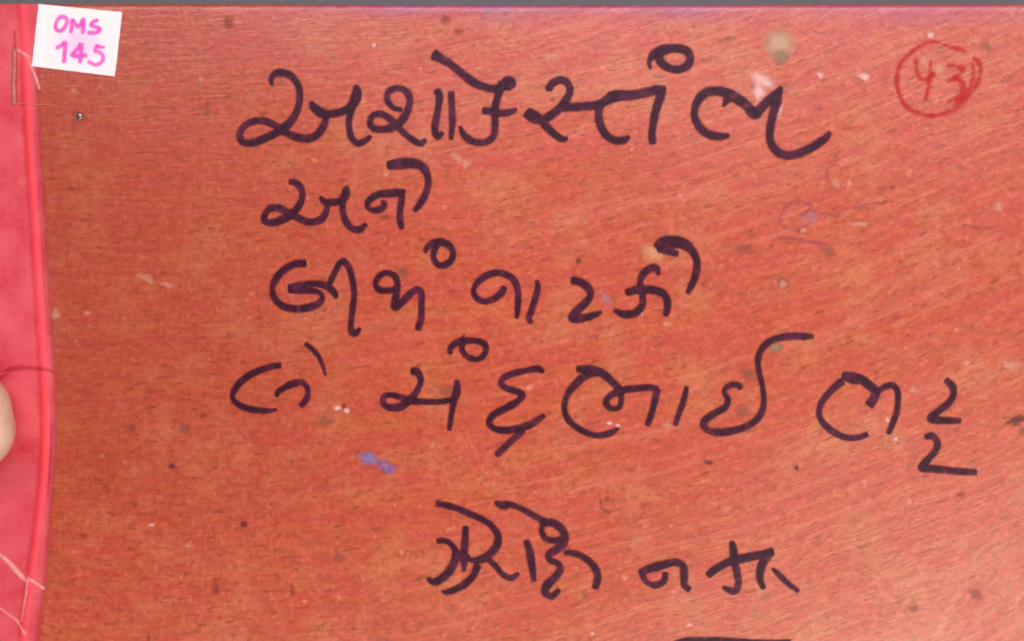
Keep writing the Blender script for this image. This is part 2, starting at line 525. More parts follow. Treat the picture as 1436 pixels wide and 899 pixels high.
def build_cover():
    v, f = [], []
    def axis(a, b, step):
        # rows close together at the rounded rims
        rim = [0, 0.6, 1.6, 3.0, 5.0, 8.0, 12.0]
        n = int((b - a - 24) / step)
        mid = [a + 12 + (b - a - 24) * i / n for i in range(1, n)]
        return [a + r for r in rim] + mid + [b - r for r in rim[::-1]]
    xs, ys = axis(X0, X1, 12), axis(Y0, Y1, 12)
    def drop(d):
        return 0.0 if d >= 8 else -4.0 * (1 - math.sqrt(max(0, 1 - ((8 - d) / 8) ** 2)))
    nx, ny = len(xs), len(ys)
    for y in ys:
        for x in xs:
            d = min(x - X0, X1 - x, y - Y0, Y1 - y)
            z = warp(x, y) + drop(d)
            v.append((wx(x), wy(y), TOP + z * P))
    for j in range(ny - 1):
        for i in range(nx - 1):
            a = j * nx + i
            f.append((a, a + nx, a + nx + 1, a + 1))
    rim = [i for i in range(nx)] + [j * nx + nx - 1 for j in range(1, ny)] + \
          [(ny - 1) * nx + i for i in range(nx - 2, -1, -1)] + [j * nx for j in range(ny - 2, 0, -1)]
    b0 = len(v)
    for i in rim:
        v.append((v[i][0], v[i][1], TOP - T_BOARD * P))
    m = len(rim)
    for k in range(m):
        a, b = rim[k], rim[(k + 1) % m]
        f.append((a, b, b0 + (k + 1) % m, b0 + k))
    f.append(tuple(b0 + k for k in range(m)))
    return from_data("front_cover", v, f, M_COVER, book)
cover = build_cover()

zb = TOP / P
box_mesh("page_block", wx(-70), wx(1484), wy(1462), wy(22), 15 * P, TOP - 19 * P, M_PAGES, book)
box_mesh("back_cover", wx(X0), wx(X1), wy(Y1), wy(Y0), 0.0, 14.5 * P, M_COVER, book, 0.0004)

def build_tape():
    v, f, e, rd = [], [], [], []
    ys = [Y0 + 0.8 + i * 6 for i in range(int((Y1 - Y0 - 2) / 6) + 1)]
    m = None
    for y in ys:
        pr = tape_profile(y)
        m = len(pr)
        for k, (x, z, r) in enumerate(pr):
            rz = warp(x, y) if z > -5 else 0
            wz = 0.35 * mnoise.noise(Vector((x * 0.03, y * 0.02, 2))) if 0 < k < m - 2 else 0
            if z > -5 and k < m - 1: wz += tape_wave(x, y)
            v.append((wx(x), wy(y), TOP + (rz + z + wz) * P))
            e.append(0.0 if r < 0 else (0.45 if k == m - 2 else 0.85 if k == m - 3 else 1.0)); rd.append(max(0, r))
    for j in range(len(ys) - 1):
        for k in range(m - 1):
            a = j * m + k
            f.append((a, a + m, a + m + 1, a + 1))
    return from_data("spine_tape", v, f, M_TAPE, book, {'edge': e, 'ridge': rd})
tape = build_tape()

# creases of stressed plastic on the tape: sub-parts of the tape
def crease(strokes, mat, label, seed):
    k = Ink(surf, 0.8, 1.0, 0.15, seed)
    for s in strokes: k.stroke(s)
    return k.build("crease", mat, tape, label)
crease([[(-20, 757, 4), (0, 775, 5), (14, 787, 6), (28, 803, 7), (38, 813, 6), (44, 812, 4)],
        [(40, 808, 3.5), (50, 815, 4), (63, 825, 4)],
        [(41, 812, 5), (39, 830, 3.6), (36, 848, 3.2), (32, 870, 3.6)],
        [(0, 850, 2.5), (14, 861, 2.5), (24, 868, 3), (38, 888, 3.5)]], M_CREASE, "whitened creases crossing the lower end of the tape", 3)
crease([[(24, 70, 4), (34, 75, 4), (41, 80, 6), (46, 85, 6)],
        [(38, 78, 3), (46, 95, 4), (52, 110, 4), (57, 126, 3)]], M_CREASE, "whitened tear in the tape below the sticker", 5)
crease([[(18, 601, 2.6), (32, 601, 2.2), (50, 600.5, 2.6), (58, 601, 2)], [(-30, 431, 2), (15, 430, 2.2), (44, 430, 1.6)],
        [(-20, 492, 2), (10, 491, 2), (34, 490, 1.6)], [(-10, 416, 2), (20, 407, 3), (42, 404, 2)]], M_THIN, "thin pale creases across the tape", 6)
crease([[(-8, 534, 8), (4, 527, 8), (14, 519, 8), (30, 516, 7.5), (46, 516.5, 6), (60, 517, 6), (70, 519, 4), (77, 523, 2.5)]],
       M_FOLD, "dark curved fold across the tape", 7)
crease([[(22, 44, 4), (22, 56, 5), (22.5, 68, 5)]], M_FOLD, "dark split in the tape above the staple", 8)

# staple in the spine
def build_staple():
    pts = []
    x, y0, y1 = 22.5, 72, 146
    def pt(px, py, dz): return (wx(px), wy(py), TOP + (surf(px, py) + dz) * P)
    pts = [pt(x + 0.4, y0 - 2, -3), pt(x + 0.3, y0 - 1.5, 0.2), pt(x + 0.2, y0 + 0.5, 2.2)] + \
          [pt(x + 0.6 * math.sin(k * 0.9), y0 + 3 + (y1 - y0 - 6) * k / 8, 2.6) for k in range(9)] + \
          [pt(x - 0.2, y1 - 0.6, 2.2), pt(x - 0.6, y1 + 1, 0.2), pt(x - 0.6, y1 + 1.4, -3)]
    v, f = tube(pts, 2.9 * P)
    from_data("staple", v, f, M_STAPLE, book)
    pts = [pt(16 + k * 6, 145.5 + 0.25 * k + 0.8 * math.sin(k * 1.3), 1.0) for k in range(12)]
    v, f = tube(pts, 0.8 * P, 6)
    from_data("loose_thread", v, f, M_THREAD, book)
build_staple()

# ------------------------------------------------------------------ sticker
def build_sticker():
    s = 5.617
    c = [(312 / s, 36 / s), (968 / s, 100 / s), (911 / s, 606 / s), (262 / s, 526 / s)]
    def bil(u, w):
        a = [c[0][i] + (c[1][i] - c[0][i]) * u for i in (0, 1)]
        b = [c[3][i] + (c[2][i] - c[3][i]) * u for i in (0, 1)]
        return a[0] + (b[0] - a[0]) * w, a[1] + (b[1] - a[1]) * w
    n = 24
    def hz(x, y): return surf(x, y) + 0.55
    v, f = [], []
    for t in (1.0, 0.0):
        for j in range(n + 1):
            for i in range(n + 1):
                x, y = bil(i / n, j / n)
                # hand-cut edges
                if i in (0, n): x += 0.5 * mnoise.noise(Vector((0, y * 0.09, i)))
                if j in (0, n): y += 0.5 * mnoise.noise(Vector((x * 0.09, 0, j + 3)))
                v.append((wx(x), wy(y), TOP + (hz(x, y) + t) * P))
    m = (n + 1) ** 2
    for j in range(n):
        for i in range(n):
            a = j * (n + 1) + i
            f.append((a, a + n + 1, a + n + 2, a + 1))
            f.append((m + a + 1, m + a + n + 2, m + a + n + 1, m + a))
    rim = [i for i in range(n + 1)] + [j * (n + 1) + n for j in range(1, n + 1)] + [n * (n + 1) + i for i in range(n - 1, -1, -1)] + [j * (n + 1) for j in range(n - 1, 0, -1)]
    for k in range(len(rim)):
        a, b = rim[k], rim[(k + 1) % len(rim)]
        f.append((a, b, m + b, m + a))
    st = from_data("label_sticker", v, f, M_PAPER, book, smooth=False)
    st['label'] = "white paper sticker with pink felt pen writing"
    top = lambda x, y: hz(x, y) + 1.0
    # pale bleed of the pink ink into the paper
    patch("ink_bleed", 113, 61, 47, 37, 8, M_BLEED, st, z=0.1, surface=top, seed=2, rag=0.1)
    k = Ink(top, 0.5, 1.1, 0.08, 4)
    for st_ in R(0, 0, s, [
        [(500, 132, 28), (465, 155, 26), (446, 200, 24), (452, 240, 26), (490, 246, 28), (525, 210, 26), (536, 165, 26), (515, 138, 28), (480, 140, 26)],
        [(566, 262, 24), (572, 215, 28), (578, 160, 26), (600, 190, 24), (624, 218, 24), (650, 180, 28), (664, 156, 30), (664, 205, 30), (660, 265, 26)],
        [(778, 163, 26), (742, 176, 26), (722, 204, 26), (762, 216, 26), (794, 232, 28), (780, 256, 28), (740, 264, 26), (702, 262, 26)],
        [(455, 384, 24), (485, 366, 24), (520, 338, 26)], [(521, 338, 28), (520, 400, 30), (514, 498, 28)],
        [(645, 352, 28), (615, 395, 26), (578, 440, 28), (630, 448, 26), (692, 440, 26)], [(650, 350, 30), (648, 420, 30), (640, 498, 28)],
        [(768, 364, 20), (784, 370, 22), (806, 378, 22), (832, 378, 18)], [(772, 364, 20), (763, 384, 20), (753, 409, 20)], [(753, 411, 20), (792, 416, 24), (822, 450, 24), (810, 494, 24), (762, 516, 24), (706, 490, 24)],
        [(772, 364, 20), (800, 380, 20)],
    ]): k.stroke(st_)
    k.build("sticker_writing", M_PINK, st, "pink felt pen letters OMS above the number 145")
build_sticker()

# ------------------------------------------------------------------ handwriting
def word(strokes, label, mat=None, ws=1.05, seed=1, rnd=0.06):
    k = Ink(surf, 0.25, ws, rnd, seed)
    for s in strokes: k.stroke(s)
    return k.build("written_word", mat or M_INK, book, label)

A = (320, 50, 4.787); B = (580, 50, 4.787); C_ = (840, 50, 4.103)
w1 = R(*A, [
    [(297, 335, 22), (290, 295, 38), (320, 256, 50), (370, 252, 52), (430, 278, 50), (472, 340, 46), (482, 420, 46), (462, 510, 50),
     (410, 590, 58), (340, 645, 58), (250, 690, 55), (160, 722, 52), (95, 712, 50), (80, 660, 45), (110, 610, 45), (170, 576, 48),
     (240, 574, 50), (310, 602, 50), (370, 643, 50), (450, 680, 55), (530, 692, 56), (590, 672, 56), (635, 620, 52), (656, 560, 46), (660, 535, 40)],
    [(556, 452, 38), (585, 490, 62), (640, 525, 60), (720, 522, 52), (790, 500, 54), (830, 470, 62), (856, 420, 72), (864, 370, 62), (858, 338, 36)],
    [(830, 490, 50), (813, 560, 44), (813, 620, 44), (830, 688, 46), (870, 725, 44), (920, 706, 44), (955, 678, 32)],
    [(1165, 497, 34), (1110, 485, 36), (1072, 440, 42), (1070, 390, 42), (1110, 357, 45), (1165, 357, 46), (1208, 390, 48), (1220, 440, 48),
     (1205, 500, 50), (1165, 570, 56), (1110, 612, 58), (1040, 630, 50), (972, 620, 48), (952, 583, 42), (967, 542, 42), (1010, 525, 46),
     (1060, 540, 48), (1110, 580, 52), (1150, 625, 44), (1190, 662, 42), (1250, 707, 44), (1298, 725, 44), (1325, 700, 32)],
]) + R(*B, [
    [(155, 368, 50), (172, 400, 52), (166, 480, 46), (152, 560, 46), (142, 630, 46), (162, 680, 46), (194, 648, 30)],
    [(252, 380, 44), (257, 480, 45), (260, 580, 45), (252, 695, 32)],
    [(140, 128, 80), (180, 150, 62), (250, 192, 52), (330, 258, 56), (400, 310, 58), (470, 342, 54), (540, 356, 56), (600, 340, 70), (640, 318, 96), (662, 340, 70)],
    [(600, 320, 70), (570, 395, 52), (547, 480, 52), (546, 560, 48), (545, 640, 46), (525, 690, 46), (470, 718, 46), (400, 710, 50), (345, 676, 48), (322, 640, 36), (312, 612, 24)],
    [(470, 503, 50), (530, 510, 54), (600, 521, 50), (660, 508, 40), (690, 493, 24)],
])
word(w1, "first word of the top line of marker writing", seed=11)
w2 = R(*B, [
    [(905, 362, 46), (930, 322, 54), (985, 297, 52), (1033, 318, 50), (1050, 370, 50), (1025, 430, 55), (980, 485, 56), (920, 535, 60), (860, 562, 62), (800, 540, 84), (764, 516, 70)],
    [(860, 568, 60), (900, 620, 56), (950, 665, 50), (1000, 695, 44), (1030, 690, 34)],
    [(985, 478, 62), (1060, 480, 56), (1140, 474, 60), (1240, 464, 60), (1320, 420, 66), (1396, 400, 64)],
]) + R(*C_, [
    [(60, 352, 60), (100, 345, 64), (180, 343, 58), (260, 330, 56), (340, 310, 52), (382, 302, 32)],
    [(5, 400, 46), (-2, 460, 46), (10, 520, 48), (45, 575, 50), (95, 603, 46), (145, 600, 42), (173, 580, 24)],
    [(368, 318, 46), (345, 375, 50), (325, 440, 48), (312, 510, 45), (304, 570, 44), (310, 618, 44)],
    [(296, 188, 18), (290, 150, 30), (315, 108, 46), (360, 78, 52), (430, 72, 50), (500, 84, 52), (526, 128, 46), (505, 174, 52), (450, 194, 46), (390, 178, 48), (350, 140, 50), (355, 100, 48), (400, 82, 40)],
    [(745, 575, 28), (690, 580, 48), (620, 562, 50), (570, 512, 48), (548, 450, 42), (566, 380, 48), (610, 332, 54), (670, 318, 52), (740, 332, 60), (810, 372, 60), (860, 412, 56), (895, 452, 62), (930, 418, 56), (990, 360, 52), (1048, 298, 26)],
    [(742, 362, 56), (728, 385, 34), (715, 404, 18)],
    [(1042, 312, 34), (1022, 380, 56), (1000, 460, 50), (984, 540, 46), (986, 610, 46), (1020, 662, 52), (1080, 690, 50), (1160, 676, 50), (1240, 634, 50), (1300, 592, 44), (1328, 558, 24)],
])
word(w2, "second word of the top line of marker writing", seed=12)
w3 = R(350, 210, 4.787, [
    [(270, 217, 40), (300, 218, 45), (340, 250, 45), (355, 310, 42), (335, 370, 48), (290, 425, 56), (230, 465, 60), (150, 490, 50), (103, 480, 45), (102, 440, 44),
     (137, 397, 50), (190, 391, 52), (240, 412, 50), (300, 445, 52), (370, 478, 50), (430, 485, 50), (488, 460, 50), (515, 412, 42), (522, 382, 34)],
    [(476, 318, 28), (500, 348, 46), (550, 355, 50), (610, 343, 50), (642, 310, 62), (650, 270, 50), (655, 248, 30)],
    [(624, 350, 46), (625, 410, 42), (645, 480, 46), (690, 530, 48), (740, 535, 48), (782, 500, 30)],
    [(1042, 276, 30), (990, 288, 54), (930, 294, 54), (860, 303, 50), (802, 342, 46), (790, 380, 36), (822, 405, 40), (880, 398, 50), (908, 366, 40), (888, 345, 26)],
    [(1020, 278, 54), (1020, 340, 46), (1011, 420, 45), (1010, 478, 45), (1024, 528, 34)],
    [(932, 105, 55), (1000, 96, 76), (1080, 90, 70), (1150, 108, 64), (1190, 162, 50), (1200, 230, 46), (1180, 300, 48), (1140, 370, 46), (1106, 410, 32)],
])
word(w3, "short word alone on the second line of marker writing", seed=13)
w4 = R(360, 320, 4.4875, [
    [(303, 222, 50), (240, 226, 50), (180, 256, 46), (125, 312, 48), (97, 380, 36), (112, 440, 42), (160, 488, 46), (240, 508, 48), (320, 500, 50), (388, 474, 45), (412, 440, 36), (398, 408, 30), (340, 392, 44), (250, 388, 50), (205, 386, 45)],
    [(203, 372, 40), (280, 356, 42), (370, 350, 42), (440, 366, 46), (488, 408, 46), (500, 438, 28)],
    [(460, 345, 40), (490, 280, 38), (524, 218, 38), (550, 207, 40), (584, 260, 42), (605, 340, 40), (612, 420, 38), (602, 510, 40), (593, 600, 36), (597, 655, 46), (622, 660, 44), (650, 632, 24)],
    [(888, 380, 40), (840, 391, 40), (772, 388, 45), (748, 350, 36), (770, 303, 40), (820, 282, 38), (868, 302, 42), (885, 350, 40), (880, 410, 46), (868, 470, 50), (868, 500, 48), (902, 478, 46), (960, 420, 48), (1010, 386, 42), (1034, 404, 42), (1036, 480, 42), (1034, 560, 42), (1020, 618, 44), (1015, 638, 40)],
    [(1060, 153, 24), (1072, 122, 40), (1112, 92, 46), (1180, 92, 50), (1228, 130, 42), (1234, 180, 40), (1200, 224, 46), (1150, 234, 42), (1117, 200, 38), (1112, 158, 40), (1132, 112, 40)],
])
word(w4, "left word of the third line of marker writing", seed=14)
w5 = R(640, 320, 3.989, [
    [(267, 330, 34), (250, 366, 40), (200, 400, 38), (150, 410, 35), (106, 382, 34), (97, 342, 32), (130, 292, 38), (190, 256, 40), (250, 252, 38), (310, 278, 40), (340, 330, 38), (345, 400, 36), (341, 470, 32), (337, 503, 22)],
    [(450, 295, 24), (455, 330, 34), (440, 400, 38), (420, 460, 36), (406, 505, 34), (420, 530, 28)],
    [(648, 292, 44), (690, 301, 46), (738, 336, 46), (750, 376, 40), (720, 420, 46), (670, 466, 46), (648, 503, 48), (700, 505, 45), (760, 490, 40), (810, 470, 24)],
    [(886, 460, 28), (930, 480, 42), (1000, 475, 45), (1038, 430, 40), (1040, 360, 38), (1027, 310, 36), (1042, 260, 42), (1080, 227, 42), (1118, 222, 40), (1130, 260, 20)],
    [(952, 360, 40), (1010, 345, 50), (1090, 345, 48), (1150, 362, 48), (1178, 402, 42), (1179, 450, 40), (1170, 488, 30)],
    [(1116, 105, 36), (1140, 86, 60), (1200, 77, 70), (1270, 88, 60), (1320, 132, 48), (1344, 190, 42), (1335, 270, 42), (1310, 330, 38), (1292, 363, 26)],
    [(1130, 117, 36), (1190, 130, 46), (1235, 144, 34)],
])
word(w5, "right word of the third line of marker writing", seed=15)
w6 = R(310, 460, 6.419, [
    [(532, 335, 56), (470, 345, 56), (380, 370, 60), (270, 417, 65), (170, 492, 65), (113, 570, 56), (103, 630, 48), (142, 680, 55), (220, 720, 58), (320, 740, 58), (430, 746, 48), (498, 735, 28)],
    [(500, 615, 40), (510, 576, 50), (580, 532, 62), (660, 497, 68), (730, 492, 60), (773, 540, 48), (778, 610, 52), (750, 665, 58), (717, 700, 52)],
    [(760, 140, 42), (820, 190, 50), (880, 262, 45), (915, 340, 36), (940, 428, 20)],
])
word(w6, "small abbreviation at the start of the fourth line", seed=16)
D = (760, 460, 3.59)
w7 = R(520, 460, 4.732, [
    [(272, 285, 50), (305, 292, 50), (330, 345, 42), (310, 410, 42), (270, 465, 50), (200, 520, 56), (130, 530, 46), (83, 505, 42), (87, 458, 42), (130, 446, 38), (200, 462, 44), (280, 485, 50), (370, 490, 40), (460, 490, 40), (540, 476, 40)],
    [(570, 350, 34), (570, 420, 56), (550, 490, 46), (535, 570, 36), (525, 640, 36), (520, 678, 28)],
    [(530, 173, 24), (526, 140, 40), (560, 103, 46), (620, 87, 50), (700, 87, 42), (755, 107, 42), (764, 150, 40), (735, 194, 42), (690, 209, 38), (640, 190, 40), (607, 150, 40), (606, 108, 44)],
    [(600, 76, 22), (612, 58, 14), (622, 44, 8)],
    [(1145, 288, 34), (1110, 271, 45), (1040, 281, 42), (950, 301, 45), (882, 332, 45), (862, 366, 40), (900, 400, 45), (980, 425, 45), (1008, 446, 42), (970, 490, 46), (890, 535, 50), (812, 580, 48), (784, 630, 42), (820, 668, 45), (900, 680, 50), (980, 666, 50), (1060, 640, 50), (1120, 602, 46), (1150, 582, 34)],
    [(1010, 680, 45), (950, 735, 46), (890, 790, 45), (836, 843, 42)],
]) + R(*D, [
    [(385, 505, 18), (340, 530, 34), (270, 540, 32), (190, 510, 32), (132, 460, 34), (112, 400, 30), (132, 330, 34), (180, 272, 42), (230, 232, 45), (282, 222, 40)],
    [(180, 206, 36), (240, 210, 46), (300, 226, 44), (350, 266, 38), (388, 310, 40), (400, 360, 28), (386, 400, 30), (350, 405, 28), (322, 380, 32), (342, 342, 34), (400, 315, 38), (470, 305, 36), (540, 300, 35), (580, 306, 30)],
    [(580, 312, 38), (565, 380, 34), (545, 450, 32), (531, 488, 28)],
    [(728, 297, 24), (715, 360, 32), (690, 430, 30), (671, 488, 26)],
    [(1000, 303, 24), (985, 286, 30), (940, 291, 30), (917, 320, 28), (935, 360, 30), (920, 400, 35), (860, 435, 38), (813, 475, 38), (832, 513, 35), (900, 525, 38), (970, 515, 38), (1040, 490, 36), (1093, 445, 34), (1115, 380, 30), (1110, 300, 28), (1092, 220, 28), (1087, 150, 32), (1115, 92, 36), (1170, 56, 36), (1250, 41, 36), (1320, 42, 36), (1362, 42, 22)],
])
word(w7, "long middle word of the fourth line of marker writing", seed=17)
w8 = R(1120, 500, 4.544, [
    [(435, 495, 34), (380, 515, 42), (300, 515, 42), (220, 480, 46), (152, 420, 42), (127, 360, 38), (150, 282, 42), (210, 212, 46), (270, 160, 56)],
    [(282, 122, 56), (340, 136, 74), (400, 150, 64), (450, 186, 56), (486, 222, 56), (475, 270, 56), (450, 306, 66)],
    [(490, 237, 44), (530, 202, 40), (590, 182, 42), (624, 212, 42), (631, 280, 38), (620, 360, 40), (596, 430, 40), (571, 488, 36)],
    [(940, 150, 44), (980, 192, 46), (984, 250, 42), (940, 310, 46), (880, 355, 46), (843, 394, 58), (900, 405, 50), (970, 408, 46), (1030, 410, 34)],
    [(808, 512, 36), (850, 505, 45), (884, 550, 42), (870, 600, 46), (820, 660, 48), (784, 706, 52), (850, 715, 50), (950, 725, 46), (1050, 735, 46), (1130, 738, 40)],
])
word(w8, "last word of the fourth line, its end stepping down", seed=18)
w9 = R(580, 690, 5.129, [
    [(165, 86, 44), (230, 96, 50), (310, 117, 46), (400, 156, 50), (490, 197, 46), (560, 243, 48), (604, 310, 52), (600, 380, 60), (550, 445, 62), (490, 485, 60), (420, 490, 42), (372, 470, 38)],
    [(545, 490, 46), (590, 532, 42), (640, 590, 44), (700, 618, 46), (754, 588, 36)],
    [(172, 356, 42), (215, 350, 45), (265, 372, 40), (300, 425, 52), (294, 500, 62), (250, 578, 62), (190, 630, 60), (140, 648, 50), (102, 620, 32)],
    [(375, 252, 46), (370, 330, 52), (365, 420, 56), (364, 500, 52), (360, 568, 28)],
    [(300, 455, 70), (345, 462, 80), (395, 478, 46)],
    [(460, 530, 56), (430, 600, 52), (370, 660, 56), (300, 700, 50), (240, 720, 40), (202, 715, 20)],
    [(810, 352, 44), (835, 430, 56), (850, 520, 58), (865, 636, 36)],
    [(590, 76, 34), (640, 95, 60), (700, 92, 46), (780, 122, 42), (860, 167, 46), (940, 212, 50)],
    [(940, 222, 50), (1000, 222, 58), (1060, 262, 58), (1088, 312, 58), (1078, 372, 60), (1030, 412, 60), (972, 452, 54), (984, 490, 46), (1036, 512, 46), (1056, 552, 52), (1020, 612, 62), (962, 668, 64), (944, 718, 54), (990, 750, 48), (1048, 704, 36)],
    [(932, 226, 45), (922, 280, 40), (945, 328, 45), (1000, 350, 46), (1060, 342, 50)],
    [(1085, 437, 34), (1130, 436, 46), (1200, 457, 46), (1268, 502, 52), (1313, 560, 54), (1324, 620, 56), (1306, 688, 46)],
])
word(w9, "crowded word on the left of the bottom line", seed=19)
w10 = R(860, 730, 4.787, [
    [(350, 352, 42), (335, 410, 46), (280, 433, 46), (222, 410, 40), (197, 367, 42), (182, 337, 30)],
    [(185, 345, 46), (250, 321, 60), (340, 296, 56), (420, 281, 52), (468, 306, 52), (475, 370, 52), (476, 430, 48), (510, 463, 42)],
    [(795, 142, 36), (806, 200, 56), (811, 270, 52), (830, 350, 50), (839, 430, 48), (814, 474, 48), (762, 460, 38), (736, 445, 22)],
    [(637, 364, 52), (700, 317, 56), (780, 277, 56), (880, 251, 60), (980, 231, 56), (1068, 207, 54)],
    [(1060, 217, 50), (1010, 272, 60), (986, 340, 54), (986, 400, 48), (1009, 453, 38)],
    [(1070, 325, 26), (1110, 361, 38), (1170, 420, 38), (1243, 474, 30)],
])
word(w10, "word on the right of the bottom line", seed=20)
word([[(946, 901, 6), (962, 897.5, 8), (985, 897, 8), (1010, 897, 8), (1040, 899, 8), (1075, 900.5, 7), (1108, 898.5, 5)],
      [(946, 901, 6), (938, 915, 8), (945, 935, 9), (975, 950, 9), (1010, 945, 8)]], "top of a letter at the lower border of the photo", seed=21)

# red circled number
k = Ink(surf, 0.25, 1.35, 0.2, 30)
for s_ in R(1140, 0, 4.497, [
    [(800, 268, 14), (740, 264, 22), (680, 288, 24), (610, 338, 22), (552, 402, 22), (530, 500, 26), (540, 585, 26), (582, 665, 26), (645, 708, 26), (740, 730, 26), (840, 712, 24), (920, 668, 26), (992, 590, 26), (1042, 510, 26), (1060, 440, 26), (1040, 385, 28), (1010, 368, 20)],
    [(820, 280, 12), (880, 302, 26), (930, 312, 26), (962, 324, 14)],
    [(1008, 400, 18), (1012, 470, 20), (985, 560, 24), (930, 630, 24), (880, 665, 16)],
    [(648, 380, 18), (655, 450, 22), (675, 492, 26), (710, 500, 24), (765, 465, 26)],
    [(742, 385, 16), (738, 480, 26), (727, 560, 24), (710, 628, 20)],
    [(850, 412, 22), (900, 415, 24), (948, 440, 28), (925, 472, 28), (850, 512, 28)],
    [(880, 495, 24), (930, 510, 30), (950, 560, 32), (915, 612, 28), (850, 642, 22)],
]): k.stroke(s_)
k.build("circled_number", M_REDINK, book, "faint red ballpoint number 43 in a double ring")

# faint violet scribbles
k = Ink(surf, 0.2, 1.0, 0.2, 31)
for s_ in R(1000, 200, 3.211, [
    [(300, 370, 10), (305, 320, 14), (340, 280, 16), (395, 264, 16), (440, 290, 16), (400, 330, 12)],
    [(380, 325, 10), (430, 310, 16), (500, 320, 14), (560, 330, 10)],
    [(310, 380, 10), (370, 392, 18), (430, 370, 14)],
    [(265, 445, 12), (320, 430, 14), (380, 435, 16), (450, 448, 18), (520, 462, 12)],
    [(600, 298, 12), (650, 292, 16), (700, 276, 16), (770, 274, 12)],
    [(516, 170, 10), (512, 130, 16), (530, 104, 14), (570, 104, 8)],
    [(1125, 370, 10), (1160, 378, 18), (1220, 388, 14), (1300, 376, 10)],
]): k.stroke(s_)
k.build("faint_scribble", M_FAINT, book, "faded violet scribble below the circled number")

